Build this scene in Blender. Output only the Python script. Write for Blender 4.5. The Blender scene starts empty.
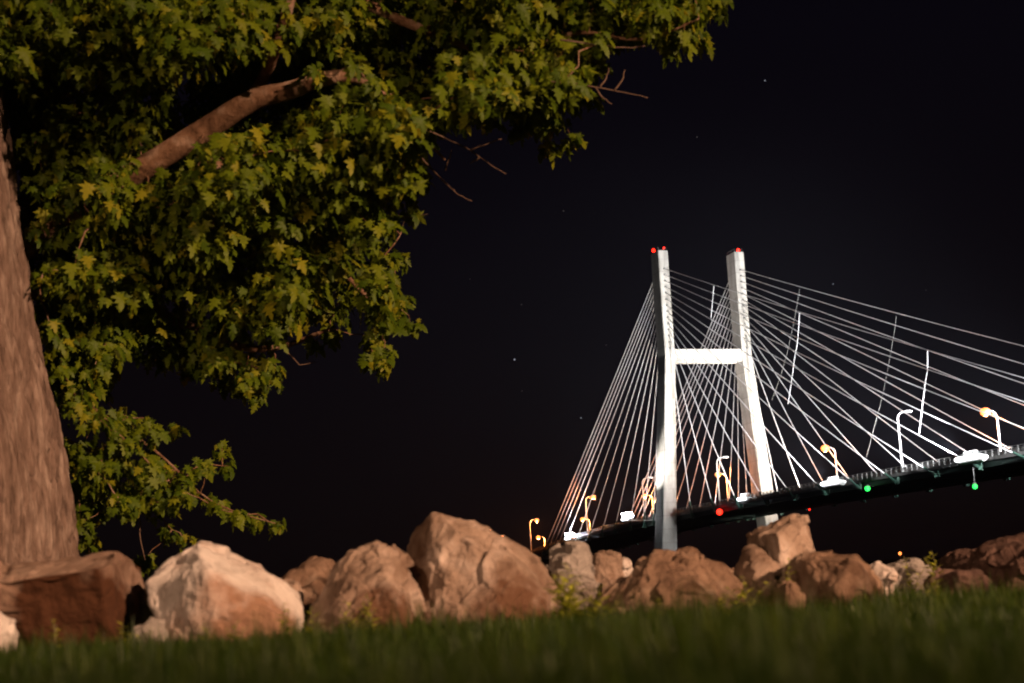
import bpy, bmesh, math, random
import numpy as np
from mathutils import Vector, Matrix, noise
random.seed(7); rng = np.random.default_rng(7)
S = bpy.context.scene
COL = S.collection
PI = math.pi
# ------------------------------------------------------------ camera
F_PX = 1500.0; ROLL = math.radians(3.0); PITCH = math.atan(255/F_PX)
CAM = Vector((0, 0, 0.18))
_f = Vector((0, math.cos(PITCH), math.sin(PITCH))); _u = Vector((0, -math.sin(PITCH), math.cos(PITCH))); _r = Vector((1, 0, 0))
CR = math.cos(ROLL)*_r - math.sin(ROLL)*_u; CU = math.cos(ROLL)*_u + math.sin(ROLL)*_r
cd = bpy.data.cameras.new('camera'); cam = bpy.data.objects.new('camera', cd); COL.objects.link(cam)
M4 = Matrix((( CR.x, CU.x, -_f.x, CAM.x), (CR.y, CU.y, -_f.y, CAM.y), (CR.z, CU.z, -_f.z, CAM.z), (0, 0, 0, 1)))
cam.matrix_world = M4
cd.sensor_width = 23.5; cd.lens = 23.5*F_PX/1024; cd.clip_start = 0.05; cd.clip_end = 20000
cd.dof.use_dof = True; cd.dof.focus_distance = 24; cd.dof.aperture_fstop = 1.3; cd.dof.aperture_blades = 0
S.camera = cam
# ------------------------------------------------------------ night sky and exposure
W = bpy.data.worlds.new('World'); S.world = W; W.use_nodes = True
wn = W.node_tree; wn.nodes.clear()
wo = wn.nodes.new('ShaderNodeOutputWorld'); wb = wn.nodes.new('ShaderNodeBackground')
sky = wn.nodes.new('ShaderNodeTexSky'); sky.sky_type = 'NISHITA'; sky.sun_disc = False
sky.sun_elevation = math.radians(-6); sky.sun_rotation = math.radians(40)
glow = wn.nodes.new('ShaderNodeMixRGB'); glow.blend_type = 'ADD'; glow.inputs[0].default_value = 1
ramp = wn.nodes.new('ShaderNodeValToRGB'); tcw = wn.nodes.new('ShaderNodeTexCoord'); sepw = wn.nodes.new('ShaderNodeSeparateXYZ')
ramp.color_ramp.elements[0].position = 0.0; ramp.color_ramp.elements[0].color = (.0020, .0011, .0012, 1)   # town glow near the horizon
ramp.color_ramp.elements[1].position = 0.45; ramp.color_ramp.elements[1].color = (.0018, .0014, .0036, 1)
skm = wn.nodes.new('ShaderNodeMixRGB'); skm.blend_type = 'MULTIPLY'; skm.inputs[0].default_value = 1; skm.inputs[2].default_value = (.008, .008, .008, 1)
wn.links.new(tcw.outputs['Generated'], sepw.inputs[0]); wn.links.new(sepw.outputs['Z'], ramp.inputs[0])
wn.links.new(sky.outputs[0], skm.inputs[1]); wn.links.new(skm.outputs[0], glow.inputs[1]); wn.links.new(ramp.outputs[0], glow.inputs[2])
wn.links.new(glow.outputs[0], wb.inputs['Color']); wb.inputs['Strength'].default_value = 1.0
wn.links.new(wb.outputs[0], wo.inputs[0])
S.view_settings.view_transform = 'Standard'; S.view_settings.look = 'None'
S.view_settings.exposure = 0; S.view_settings.gamma = 1; S.view_settings.use_curve_mapping = False
# main light of the lawn: a park lamp to the right, just outside the picture
PARK = Vector((15.5, -7.0, 8.6))
PARK_W = 80000; PARK_COL = (1, .59, .36)
GLOW_HAZE = .00003
FILL_LAMP = Vector((-7.0, -17.0, 8.6)); FILL_LAMP_W = 18000  # added second lamp, out of view, fills shadows on foliage and rocks

def light(name, kind, loc, watts, col, radius=.2, aim=None, cone=60, blend=1.0, parent=None):
    d = bpy.data.lights.new(name, kind); d.energy = watts; d.color = col; d.shadow_soft_size = radius
    o = bpy.data.objects.new(name, d); COL.objects.link(o); o.location = loc
    if kind == 'SPOT':
        d.spot_size = math.radians(cone); d.spot_blend = blend
        o.rotation_euler = (Vector(aim)-Vector(loc)).to_track_quat('-Z', 'Y').to_euler()
    if parent:
        bpy.context.view_layer.update()
        o.parent = parent; o.matrix_parent_inverse = parent.matrix_world.inverted()
    return o

# ------------------------------------------------------------ pixel helpers (where a thing seen in the photo stands, at its own distance)
def ray(x, y): return _f + CR*((x-512)/F_PX) - CU*((y-341.5)/F_PX)
def at(x, y, Y):
    v = ray(x, y); return CAM + v*(Y/v.y)
# ------------------------------------------------------------ object helpers
def tag(o, label=None, cat=None, group=None, kind=None):
    if label: o['label'] = label
    if cat: o['category'] = cat
    if group: o['group'] = group
    if kind: o['kind'] = kind
    return o
def empty(name, loc=(0, 0, 0), rz=0.0):
    o = bpy.data.objects.new(name, None); COL.objects.link(o); o.location = loc; o.rotation_euler = (0, 0, rz); o.empty_display_size = .2
    return o
def link(name, me, mat=None, parent=None, smooth=False):
    if mat: me.materials.append(mat)
    if smooth: me.polygons.foreach_set('use_smooth', [True]*len(me.polygons))
    o = bpy.data.objects.new(name, me); COL.objects.link(o)
    if parent: o.parent = parent
    return o
class MB:
    def __init__(s): s.v = []; s.f = []
    def add(s, vs, fs):
        n = len(s.v); s.v += [tuple(v) for v in vs]; s.f += [tuple(i+n for i in f) for f in fs]; return s
    def hexa(s, b, t):          # four bottom corners, four top corners
        return s.add(list(b)+list(t), [(3,2,1,0),(4,5,6,7),(0,1,5,4),(1,2,6,5),(2,3,7,6),(3,0,4,7)])
    def box(s, c, h, ax=None):
        c = Vector(c); X, Y, Z = ax or (Vector((1,0,0)), Vector((0,1,0)), Vector((0,0,1)))
        q = [(-1,-1),(1,-1),(1,1),(-1,1)]
        return s.hexa([c+X*h[0]*i+Y*h[1]*j-Z*h[2] for i, j in q], [c+X*h[0]*i+Y*h[1]*j+Z*h[2] for i, j in q])
    def tube(s, pts, rad, n=8, cap=True):
        pts = [Vector(p) for p in pts]
        if not hasattr(rad, '__len__'): rad = [rad]*len(pts)
        vs = []; prev = None
        for i, p in enumerate(pts):
            d = (pts[min(i+1, len(pts)-1)]-pts[max(i-1, 0)])
            d = d.normalized() if d.length > 1e-9 else Vector((0,0,1))
            if prev is None:
                a = d.orthogonal().normalized()
            else:
                a = prev - d*prev.dot(d)
                a = a.normalized() if a.length > 1e-6 else d.orthogonal().normalized()
            prev = a; b = d.cross(a)
            vs += [p + (a*math.cos(2*PI*k/n)+b*math.sin(2*PI*k/n))*rad[i] for k in range(n)]
        fs = [(i*n+k, i*n+(k+1) % n, (i+1)*n+(k+1) % n, (i+1)*n+k) for i in range(len(pts)-1) for k in range(n)]
        if cap: fs += [tuple(range(n-1, -1, -1)), tuple((len(pts)-1)*n+k for k in range(n))]
        return s.add(vs, fs)
    def ball(s, c, r, sz=1.0, n=10, m=7):
        c = Vector(c); vs = [c+Vector((0,0,r*sz))]
        for j in range(1, m):
            th = PI*j/m
            vs += [c+Vector((r*math.sin(th)*math.cos(2*PI*k/n), r*math.sin(th)*math.sin(2*PI*k/n), r*sz*math.cos(th))) for k in range(n)]
        vs.append(c-Vector((0,0,r*sz))); e = len(vs)-1
        fs = [(0, 1+k, 1+(k+1) % n) for k in range(n)]
        for j in range(m-2):
            fs += [(1+j*n+k, 1+(j+1)*n+k, 1+(j+1)*n+(k+1) % n, 1+j*n+(k+1) % n) for k in range(n)]
        fs += [(e, 1+(m-2)*n+(k+1) % n, 1+(m-2)*n+k) for k in range(n)]
        return s.add(vs, fs)
    def mesh(s, name):
        me = bpy.data.meshes.new(name); me.from_pydata(s.v, [], s.f); me.update(); return me
    def build(s, name, mat, parent=None, smooth=False): return link(name, s.mesh(name), mat, parent, smooth)

# ------------------------------------------------------------ materials
def new_mat(name):
    m = bpy.data.materials.new(name); m.use_nodes = True; nt = m.node_tree
    return m, nt, nt.nodes['Principled BSDF']
def N(nt, t, **kw):
    n = nt.nodes.new(t)
    for k, v in kw.items():
        if k in n.inputs: n.inputs[k].default_value = v
        else: setattr(n, k, v)
    return n
def mottled(name, cols, scale=3, detail=6, rough=.85, bump=.3, bscale=30, dist=.02, stain=None, stain_scale=1.2, thr=(.48, .62), mapscale=None, spec=.3):
    m, nt, b = new_mat(name); L = nt.links
    tc = N(nt, 'ShaderNodeTexCoord'); src = tc.outputs['Object']
    if mapscale:
        mp = N(nt, 'ShaderNodeMapping'); mp.inputs['Scale'].default_value = mapscale; L.new(src, mp.inputs[0]); src = mp.outputs[0]
    n1 = N(nt, 'ShaderNodeTexNoise', Scale=scale, Detail=detail, Roughness=.62); L.new(src, n1.inputs['Vector'])
    cr = N(nt, 'ShaderNodeValToRGB'); L.new(n1.outputs['Fac'], cr.inputs[0])
    el = cr.color_ramp.elements
    k = len(cols)
    while len(el) < k: el.new(.5)
    for i, c in enumerate(cols): el[i].position = .3+.4*i/max(1, k-1); el[i].color = (*c, 1)
    out = cr.outputs[0]
    if stain:
        n3 = N(nt, 'ShaderNodeTexNoise', Scale=stain_scale, Detail=5, Roughness=.6); L.new(src, n3.inputs['Vector'])
        r3 = N(nt, 'ShaderNodeValToRGB'); r3.color_ramp.elements[0].position = thr[0]; r3.color_ramp.elements[1].position = thr[1]
        L.new(n3.outputs['Fac'], r3.inputs[0]); mx = N(nt, 'ShaderNodeMixRGB'); mx.inputs[2].default_value = (*stain, 1)
        L.new(r3.outputs[0], mx.inputs[0]); L.new(out, mx.inputs[1]); out = mx.outputs[0]
    L.new(out, b.inputs['Base Color']); b.inputs['Roughness'].default_value = rough; b.inputs['Specular IOR Level'].default_value = spec
    if bump:
        n2 = N(nt, 'ShaderNodeTexNoise', Scale=bscale, Detail=8, Roughness=.7); L.new(src, n2.inputs['Vector'])
        bp = N(nt, 'ShaderNodeBump', Strength=bump, Distance=dist); L.new(n2.outputs['Fac'], bp.inputs['Height']); L.new(bp.outputs[0], b.inputs['Normal'])
    return m
def plain(name, col, rough=.5, metal=0, spec=.5):
    return mottled(name, [tuple(c*.85 for c in col), tuple(min(1, c*1.12) for c in col)], scale=1.5, rough=rough, bump=0, spec=spec)
def emit(name, col, strength, base=(.05, .05, .05)):
    m, nt, b = new_mat(name); b.inputs['Base Color'].default_value = (*base, 1)
    b.inputs['Emission Color'].default_value = (*col, 1); b.inputs['Emission Strength'].default_value = strength
    return m
MT = {}
MT['concrete'] = mottled('tower_concrete', [(.27,.25,.22),(.40,.375,.335),(.50,.475,.43)], scale=.35, rough=.9, bump=.25, bscale=1.5, dist=.1, stain=(.27,.25,.22), stain_scale=.18, mapscale=(1,1,.35))
def pour_joints(m, step=3.7):
    nt = m.node_tree; b = nt.nodes['Principled BSDF']; L = nt.links; src = b.inputs['Base Color'].links[0].from_socket
    tc = N(nt, 'ShaderNodeTexCoord'); sp = N(nt, 'ShaderNodeSeparateXYZ'); L.new(tc.outputs['Object'], sp.inputs[0])
    d = N(nt, 'ShaderNodeMath', operation='DIVIDE'); d.inputs[1].default_value = step; L.new(sp.outputs['Z'], d.inputs[0])
    fr = N(nt, 'ShaderNodeMath', operation='FRACT'); L.new(d.outputs[0], fr.inputs[0])
    lt = N(nt, 'ShaderNodeMath', operation='LESS_THAN'); lt.inputs[1].default_value = .06; L.new(fr.outputs[0], lt.inputs[0])
    fl = N(nt, 'ShaderNodeMath', operation='FLOOR'); L.new(d.outputs[0], fl.inputs[0])
    wn_ = N(nt, 'ShaderNodeTexWhiteNoise', noise_dimensions='1D'); L.new(fl.outputs[0], wn_.inputs['W'])
    v1 = N(nt, 'ShaderNodeMapRange'); v1.inputs['To Min'].default_value = .88; v1.inputs['To Max'].default_value = 1.08; L.new(wn_.outputs['Value'], v1.inputs['Value'])
    sb = N(nt, 'ShaderNodeMath', operation='MULTIPLY_ADD'); sb.inputs[1].default_value = -.16; L.new(lt.outputs[0], sb.inputs[0]); L.new(v1.outputs[0], sb.inputs[2])
    hv = N(nt, 'ShaderNodeVectorMath', operation='SCALE'); L.new(src, hv.inputs[0]); L.new(sb.outputs[0], hv.inputs['Scale'])
    L.new(hv.outputs[0], b.inputs['Base Color'])
pour_joints(MT['concrete'])
MT['plate'] = plain('dark_steel', (.09,.09,.085), .6)
MT['cable'] = plain('cable_sheath', (.72,.71,.72), .45)
MT['tie'] = plain('cross_tie_steel', (.55,.55,.55), .4)
MT['tie_dim'] = plain('dim_far_tie_steel', (.16,.16,.15), .6)  # darker copy for the far ties, their dimness put into the colour
MT['anchor'] = plain('green_anchor_paint', (.035,.09,.065), .5)
MT['girder'] = mottled('girder_paint', [(.018,.034,.028),(.03,.05,.042)], scale=.4, rough=.6, bump=.1, bscale=3)
MT['slab'] = mottled('deck_concrete', [(.16,.155,.15),(.24,.23,.22)], scale=.5, rough=.9, bump=.2, bscale=3)
MT['asphalt'] = mottled('asphalt', [(.04,.04,.04),(.06,.06,.058)], scale=2, rough=.9, bump=.2, bscale=40)
MT['rail'] = plain('railing_metal', (.13,.13,.125), .5)
MT['pole'] = plain('galvanised_pole', (.55,.55,.54), .45)
MT['white_metal'] = plain('white_metal', (.75,.75,.74), .5)
MT['sodium'] = emit('sodium_lamp', (1, .27, .055), 3.4)
MT['sodium_dim'] = emit('sodium_lamp_far', (1, .25, .05), 3)
MT['flood'] = emit('floodlight_lens', (.86, .93, 1), 220)
MT['tube'] = emit('added_trough_glow', (.95, .97, 1), 5)  # invented glow that makes the trough sides look brightly lit
MT['red'] = emit('red_beacon', (1, .016, .006), 6)
MT['green'] = emit('green_navigation_lens', (.02, 1, .10), 2.6)
MT['star'] = emit('starlight', (.8, .85, 1), .35)
MT['glass_off'] = plain('unlit_lens', (.7,.7,.68), .2)

# ------------------------------------------------------------ terrain: lawn, river bank, river, far bank
def grid(name, xs, ys, zf, mat, kind='structure', smooth=True):
    X, Y = np.meshgrid(xs, ys); Z = np.vectorize(zf)(X, Y)
    v = np.stack([X, Y, Z], -1).reshape(-1, 3); nx = len(xs); ny = len(ys)
    f = [(j*nx+i, j*nx+i+1, (j+1)*nx+i+1, (j+1)*nx+i) for j in range(ny-1) for i in range(nx-1)]
    me = bpy.data.meshes.new(name); me.from_pydata(v.tolist(), [], f); me.update()
    return tag(link(name, me, mat, smooth=smooth), kind=kind)
def sstep(a, b, x):
    t = min(1, max(0, (x-a)/(b-a))); return t*t*(3-2*t)
def gz(x, y):
    z = .025*noise.noise(Vector((x*.5, y*.5, 3)))*sstep(1.2, 4, y) - 7.5*sstep(13.5, 34, y)
    return z
MT['lawn'] = mottled('lawn_soil', [(.008,.007,.004),(.012,.012,.005),(.018,.02,.007)], scale=6, rough=.95, bump=.6, bscale=40)
ys = np.concatenate([np.linspace(-60, 0, 7)[:-1], np.linspace(0, 40, 60), [60, 200, 800, 3000, 9000]])
xs = np.concatenate([[-9000, -2000, -400, -100, -40], np.linspace(-20, 24, 70), [40, 100, 400, 2000, 9000]])
grid('ground', xs, ys, gz, MT['lawn'])
m, nt, b = new_mat('river_water'); b.inputs['Base Color'].default_value = (.012,.013,.012,1); b.inputs['Roughness'].default_value = .12
n_ = N(nt, 'ShaderNodeTexNoise', Scale=.6, Detail=4); tc_ = N(nt, 'ShaderNodeTexCoord'); bp_ = N(nt, 'ShaderNodeBump', Strength=.5, Distance=.3)
nt.links.new(tc_.outputs['Object'], n_.inputs['Vector']); nt.links.new(n_.outputs['Fac'], bp_.inputs['Height']); nt.links.new(bp_.outputs[0], b.inputs['Normal'])
grid('river', np.linspace(-6000, 6000, 9), np.array([24, 60, 200, 700]), lambda x, y: -5.6, m)
MT['bank'] = mottled('far_bank', [(.012,.016,.008),(.03,.035,.018)], scale=.05, rough=1, bump=0)
def hz(x, y):
    return -7.4 + sstep(660, 720, y)*8 + 14*sstep(720, 900, y)*(.6+.4*noise.noise(Vector((x*.004, y*.002, 1)))) + 6*sstep(900, 1500, y)*noise.noise(Vector((x*.002, 0, 9)))
grid('hills', np.linspace(-3000, 3000, 120), np.linspace(660, 1600, 24), hz, MT['bank'])

# ------------------------------------------------------------ the cable-stayed bridge
AX = Vector((.300, -.954, 0)); NX = Vector((.954, .300, 0)); BC = Vector((55.9, 431.9, 0)); ZV = Vector((0,0,1))
def BP(s, t, z): return BC + NX*s + AX*t + ZV*z
def deck_z(t):
    if t < 0: return 20.9 + .006*t - .00026*t*t if t > -125 else 20.9-.75-4.06 + .071*(t+125)
    return 20.9 + .7*(1-math.exp(-t/45))
def on_plane(x, y, s):          # where the sight line of a photo point meets one of the bridge's vertical cable planes
    v = ray(x, y); P0 = BC+NX*s
    k = (P0-CAM).dot(NX)/v.dot(NX); return CAM+v*k
def t_at(x, y, s): return (on_plane(x, y, s)-BC).dot(AX)
bridge = tag(empty('cable_stayed_bridge', BP(0, 0, -5.6)), 'floodlit cable-stayed bridge with tall pale H-shaped tower crossing the dark river', 'bridge')
bridge_inv = -bridge.location
def bb(mb, name, mat, parent=bridge, smooth=False):
    me = mb.mesh(name); o = link(name, me, mat, None, smooth)
    me.transform(Matrix.Translation(bridge_inv))
    o.parent = parent
    return o
# tower legs: levels (z, inner half distance, outer half distance, half length along the road)
LEV = [(-7, 15.6, 21.0, 3.5), (20.8, 13.55, 17.6, 2.95), (62.8, 10.75, 14.0, 2.9), (66, 10.6, 13.7, 2.9), (97.0, 10.6, 13.65, 2.85)]
for sg in (-1, 1):
    mb = MB(); rings = []
    for z, a, c, h in LEV:
        ch = .18
        q = [(sg*a, -h+ch), (sg*a, h-ch), (sg*(a+ch), h), (sg*(c-ch), h), (sg*c, h-ch), (sg*c, -h+ch), (sg*(c-ch), -h), (sg*(a+ch), -h)]
        if sg < 0: q = q[::-1]
        rings.append([BP(s, t, z) for s, t in q])
    vs = [p for r in rings for p in r]; fs = []
    for i in range(len(rings)-1): fs += [(i*8+k, i*8+(k+1) % 8, (i+1)*8+(k+1) % 8, (i+1)*8+k)[::-1] for k in range(8)]
    fs += [tuple(range(8)), tuple(range(len(rings)*8-1, len(rings)*8-9, -1))]
    mb.add(vs, fs)
    leg = bb(mb, 'tower_leg', MT['concrete'])
    for k in range(14):
        z = 91.6-1.8*k
        pm = MB(); pm.box(BP(sg*12.15, 2.93, z), (.30, .1, .24), (NX, AX, ZV)); bb(pm, 'anchor_pocket', MT['plate'], leg)  # dark boxes in place of the shaded recesses where the cables leave
    cm = MB(); cm.box(BP(sg*12.1, 0, 97.25), (.9, 1.6, .25), (NX, AX, ZV)); bb(cm, 'top_hatch', MT['plate'], leg)
    hm = MB()                                   # maintenance handrail on the top of the leg
    for e in (-1, 1):
        for f_ in (-2.4, 0, 2.4): hm.tube([BP(sg*12.1+e*1.2, f_, 97), BP(sg*12.1+e*1.2, f_, 98)], .05, 5)
        hm.tube([BP(sg*12.1+e*1.2, -2.4, 98), BP(sg*12.1+e*1.2, 2.4, 98)], .05, 5)
    bb(hm, 'handrail', MT['rail'], leg)
mb = MB(); mb.hexa([BP(s, t, 64.4) for s, t in ((-10.75,-2.3),(10.75,-2.3),(10.75,2.3),(-10.75,2.3))], [BP(s, t, 68.0) for s, t in ((-10.6,-2.3),(10.6,-2.3),(10.6,2.3),(-10.6,2.3))])
bb(mb, 'crossbeam', MT['concrete'])
mb = MB()
mb.hexa([BP(s, t, -12) for s, t in ((-25,-9),(25,-9),(25,9),(-25,9))], [BP(s, t, -3.2) for s, t in ((-24,-8),(24,-8),(24,8),(-24,8))])
bb(mb, 'pier_footing', MT['concrete'])
# deck: a swept box section
TS = list(range(-420, 412, 8))
def sweep(prof, ts, off=0):
    mb = MB(); n = len(prof); vs = []
    for t in ts: vs += [BP(s, t, deck_z(t)+z) for s, z in prof]
    fs = [(i*n+k, (i+1)*n+k, (i+1)*n+(k+1) % n, i*n+(k+1) % n) for i in range(len(ts)-1) for k in range(n)]
    fs += [tuple(range(n)), tuple(range(len(vs)-1, len(vs)-n-1, -1))]
    return mb.add(vs, fs)
deck = bb(sweep([(-13.1,0),(13.1,0),(13.1,-.7),(-13.1,-.7)], TS), 'deck', MT['slab'])
bb(sweep([(-11.2,.05),(11.2,.05),(11.2,-.02),(-11.2,-.02)], TS), 'roadway', MT['asphalt'], deck)
for sg in (-1, 1):
    bb(sweep([(sg*12.4-.35,-.7),(sg*12.4+.35,-.7),(sg*12.4+.35,-1.85),(sg*12.4-.35,-1.85)], TS), 'girder', MT['girder'], deck)
    bb(sweep([(sg*11.6-.22,0),(sg*11.6+.22,0),(sg*11.6+.12,.85),(sg*11.6-.12,.85)], TS), 'traffic_barrier', MT['slab'], deck)
mb = MB()
for t in range(-416, 410, 8): mb.box(BP(0, t, deck_z(t)-1.15), (12.0, .25, .42), (NX, AX, ZV))
bb(mb, 'floor_beam', MT['girder'], deck)
for sg in (-1, 1):
    mb = MB()
    tt = [-420+2*i for i in range(415)]
    for t in tt: mb.box(BP(sg*12.85, t, deck_z(t)+.62), (.07, .16, .62), (NX, AX, ZV))
    for zz in (.45, .85, 1.25): mb.tube([BP(sg*12.85, t, deck_z(t)+zz) for t in TS], .07, 5)
    bb(mb, 'railing', MT['rail'], deck)
for t in (-125, -260, -400):
    mb = MB()
    for sg in (-1, 1): mb.tube([BP(sg*8, t, -9), BP(sg*8, t, deck_z(t)-3.0)], 1.4, 12)
    mb.box(BP(0, t, deck_z(t)-2.5), (12, 1.3, .62), (NX, AX, ZV))
    bb(mb, 'approach_pier', MT['concrete'])
# stay cables
TR = [13.6+15.0*i for i in range(14)]
TL = [-8, -14.5, -22] + [t_at(x, y, -13.7) for x, y in ((629,522),(613.7,525),(600.6,528),(587.7,531),(575.5,534),(563.5,538),(556,539.5),(551,540),(546,540.5),(541.6,541))]
TL = [TL[0]*.5]+TL
CABLE = {}
for sg in (-1, 1):
    for side, ts in ((1, TR), (-1, TL)):
        for i, t in enumerate(ts):
            za = 91.6-1.8*(13-i)
            a_ = BP(sg*12.15, side*2.9, za); b_ = BP(sg*13.75, t, deck_z(t)-1.7)
            CABLE[(sg, side, i)] = (a_, b_)
            mb = MB(); d = b_-a_; L_ = d.length
            pts = [a_ + d*(k/10) - ZV*(L_*.004*4*(k/10)*(1-k/10)) for k in range(11)]
            mb.tube(pts, .108, 6)
            c = bb(mb, 'stay_cable', MT['cable'], bridge, True)
            dn = d.normalized()
            am = MB(); am.tube([b_-dn*4.2, b_-dn*.9, b_-dn*.9, b_+dn*.5], [.2, .24, .36, .36], 8)
            am.box(b_-NX*sg*.55+ZV*.1, (.28, .5, .7), (NX, AX, ZV))
            bb(am, 'cable_anchor', MT['anchor'], c)
# cross-ties that lace neighbouring stays together
for sg, pts in ((-1, [(714,285),(711,318)]), (-1, [(799.5,313),(798.5,330),(797,345),(794,362),(791,385),(788,404)]), (-1, [(927.5,351),(927.5,370),(925,385),(922.5,405),(919,434)]),
                (1, [(799.6,289),(797,305),(793,326),(788,350),(781,375),(772,400)]), (1, [(896.5,316),(893,340),(888,368),(882,398),(874,428),(866,458)])):
    mb = MB(); mb.tube([on_plane(x, y, sg*12.9) for x, y in pts], .09 if sg < 0 else .05, 6)
    bb(mb, 'cross_tie', MT['tie'] if sg < 0 else MT['tie_dim'])

# ------------------------------------------------------------ lamps on the bridge
def street_lamp(t, sg, label, lit=True, z=None, P=None, mat=None, rad=.85, watts=34000):
    base = BP(sg*12.2, t, deck_z(t)) if P is None else P
    o = tag(empty('street_lamp', base), label, 'street lamp', 'street lamps along the bridge')
    inw = -NX*sg; H = 12.7
    mb = MB()
    pts = [ZV*0, ZV*H*.5, ZV*(H-1.5)] + [ZV*(H-1.5) + ZV*1.5*math.sin(a) + inw*1.5*(1-math.cos(a)) for a in (.35, .7, 1.05, 1.4)]
    pts.append(pts[-1]+inw*1.0+ZV*.08)
    mb.tube(pts, [.26,.2,.17,.16,.15,.14,.13,.12], 8); mb.tube([ZV*0, ZV*.5], .4, 8)
    mb.build('pole', MT['pole'], o, True)
    hd = pts[-1]+inw*.5
    hm = MB(); hm.box(hd+ZV*.12, (.75, .28, .14), (inw, AX, ZV)); hm.build('lamp_head', MT['pole'], o)
    lm = MB()
    if lit:
        lm.ball(hd-ZV*.28, rad, .8); lm.build('lamp_bulb', mat or MT['sodium'], o, True)
        light('lamp_light', 'POINT', hd-ZV*1.2, watts, (1, .27, .055), .3).parent = o
    else:
        lm.box(hd-ZV*.1, (.55, .22, .08), (inw, AX, ZV)); lm.build('lamp_lens', MT['glass_off'], o)
    return o
near = [(531, 546, True, 'lit orange street lamp leftmost and lowest on the bridge, arm to the right', 1), (587, 523, True, 'lit orange street lamp with arm to the right, between the two white floodlights', 1),
        (644, 508, False, 'unlit street lamp just left of the near tower leg', 1), (719.5, 500, False, 'unlit street lamp between the two tower legs', 1),
        (902, 464, False, 'unlit white street lamp with its arm curving right, over the green lights', 1)]
far = [(545, 543, True, 'small lit orange street lamp with arm to the left beside the lowest cables', 1), (590, 527, True, 'lit orange street lamp low behind the left cables, arm to the left', 1),
       (653, 506, True, 'lit orange street lamp close beside the near tower leg', 1), (728, 496, True, 'lit orange street lamp shining between the two tower legs', 1),
       (837, 474, True, 'lit orange street lamp right of the far tower leg with starry glow', 1), (1000, 446, True, 'large lit orange street lamp at the right edge of the photo', 1)]
for x, y, lit, lab, _ in near: street_lamp(t_at(x, y, -12.2), -1, lab, lit)
for x, y, lit, lab, _ in far: street_lamp(t_at(x, y, 12.2), 1, lab, lit, rad=1.15 if x > 800 else .9)
for x, lab in ((490, 'faint distant street lamp over the big boulder, left of its neighbour'), (503, 'faint distant street lamp over the right shoulder of the big boulder')):
    y = 531 if x == 490 else 537; Y = 640 if x == 490 else 610
    P = at(x, y, Y)
    o = street_lamp(0, -1, lab, True, P=P-ZV*12.3-NX*3, mat=MT['sodium_dim'], rad=.5, watts=600)
# floodlight troughs bolted to the outer edge of the deck
def floodlight(t, sg, label, facing, watts=300e3, big=1.0, off=14.3):
    base = BP(sg*off, t, deck_z(t)+.1)
    o = tag(empty('floodlight', base), label, 'floodlight', 'floodlights along the deck edge')
    out = NX*sg; mb = MB()
    L_ = 2.9*big; kz = .5+.5*big; prof = [(-.9, .1), (.9, .55), (.9, .35), (.55, -.45), (-.2, -.75), (-.9, -.5)]
    ends = []
    n = len(prof)
    for k, (u, sc) in enumerate(((-L_, .35), (-L_*.75, .9), (L_*.75, .9), (L_, .35))): ends += [AX*u + out*p*sc + ZV*(q*sc*kz) for p, q in prof]
    fs = [(i*n+k, i*n+(k+1) % n, (i+1)*n+(k+1) % n, (i+1)*n+k) for i in range(3) for k in range(n)] + [tuple(range(n)), tuple(range(4*n-1, 3*n-1, -1))]
    mb.add(ends, fs); mb.build('housing', MT['white_metal'], o)
    bm_ = MB()
    for u in (-1.4, 1.4): bm_.tube([AX*u-out*.3-ZV*.4, AX*u-out*(off-12.75)-ZV*.6], .1, 6)
    bm_.build('bracket', MT['pole'], o)
    tm = MB(); tm.tube([AX*(-L_*.7)+out*.95+ZV*.1, AX*(L_*.7)+out*.95+ZV*.1], .42, 10); tm.build('added_glow_tube', MT['tube'], o, True)  # added glowing tube standing for the lit outer side of the trough
    lm = MB(); hm = MB()
    for u in (-1.5, 0, 1.5):
        c = AX*u + ZV*1.0 + out*.1; d_ = (-AX*facing*.75 + ZV*.66).normalized()*1.0
        xx = out; yy = d_.cross(xx).normalized()
        hs = 1.0 if facing > 0 else 2.3
        hm.box(c, (.5*hs, .42*hs, .25), (xx, yy, d_)); lm.box(c+d_*.28, (.42*hs, .36*hs, .03), (xx, yy, d_))
    hm.build('lamp_head', MT['pole'], o); lm.build('lens', MT['flood'], o)
    src = base + ZV*1.9 - AX*facing*1.2 + out*(1.2 if facing > 0 else 3.2)
    near_ = abs(t) < 60
    aim = BP(sg*12.6, 0, (62 if sg < 0 else 48) if near_ and facing > 0 else 74)
    if off > 15: aim = BP(sg*19, 0, 34); watts *= 2.6
    elif near_ and facing > 0: watts *= .45 if sg < 0 else 1.5
    light('flood_beam', 'SPOT', src, watts*(3.9 if facing > 0 else 2.6), ((1, .92, .79) if near_ else (.96, .97, 1)) if facing > 0 else (1, .96, .90), .5, aim=aim, cone=(80 if sg < 0 else 95) if near_ and facing > 0 else (38 if off > 15 else 58), blend=1, parent=o)
    light('flood_spill', 'POINT', base+ZV*2.4+out*2.6, watts*.0012, (.92, .96, 1), .5, parent=o)
    return o
for x, y, fc, lab, w in ((570, 534, -1, 'dazzling white floodlight lowest on the bridge, just above the grey boulder', 85e3), (628, 521, -1, 'dazzling white floodlight with rays left of the near tower leg', 45e3),
                         (745, 496, 1, 'white floodlight at the foot of the far tower leg', 35e3), (833, 479, 1, 'white boat-shaped floodlight right of the far tower leg', 85e3),
                         (971, 458, 1, 'white boat-shaped floodlight on the deck edge near the right side of the photo', 150e3)):
    off = 20.5 if x == 628 else 14.3
    floodlight(t_at(x, y, -off), -1, lab, fc, w, off=off, big=1.75 if x > 800 else 1.0)
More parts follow.
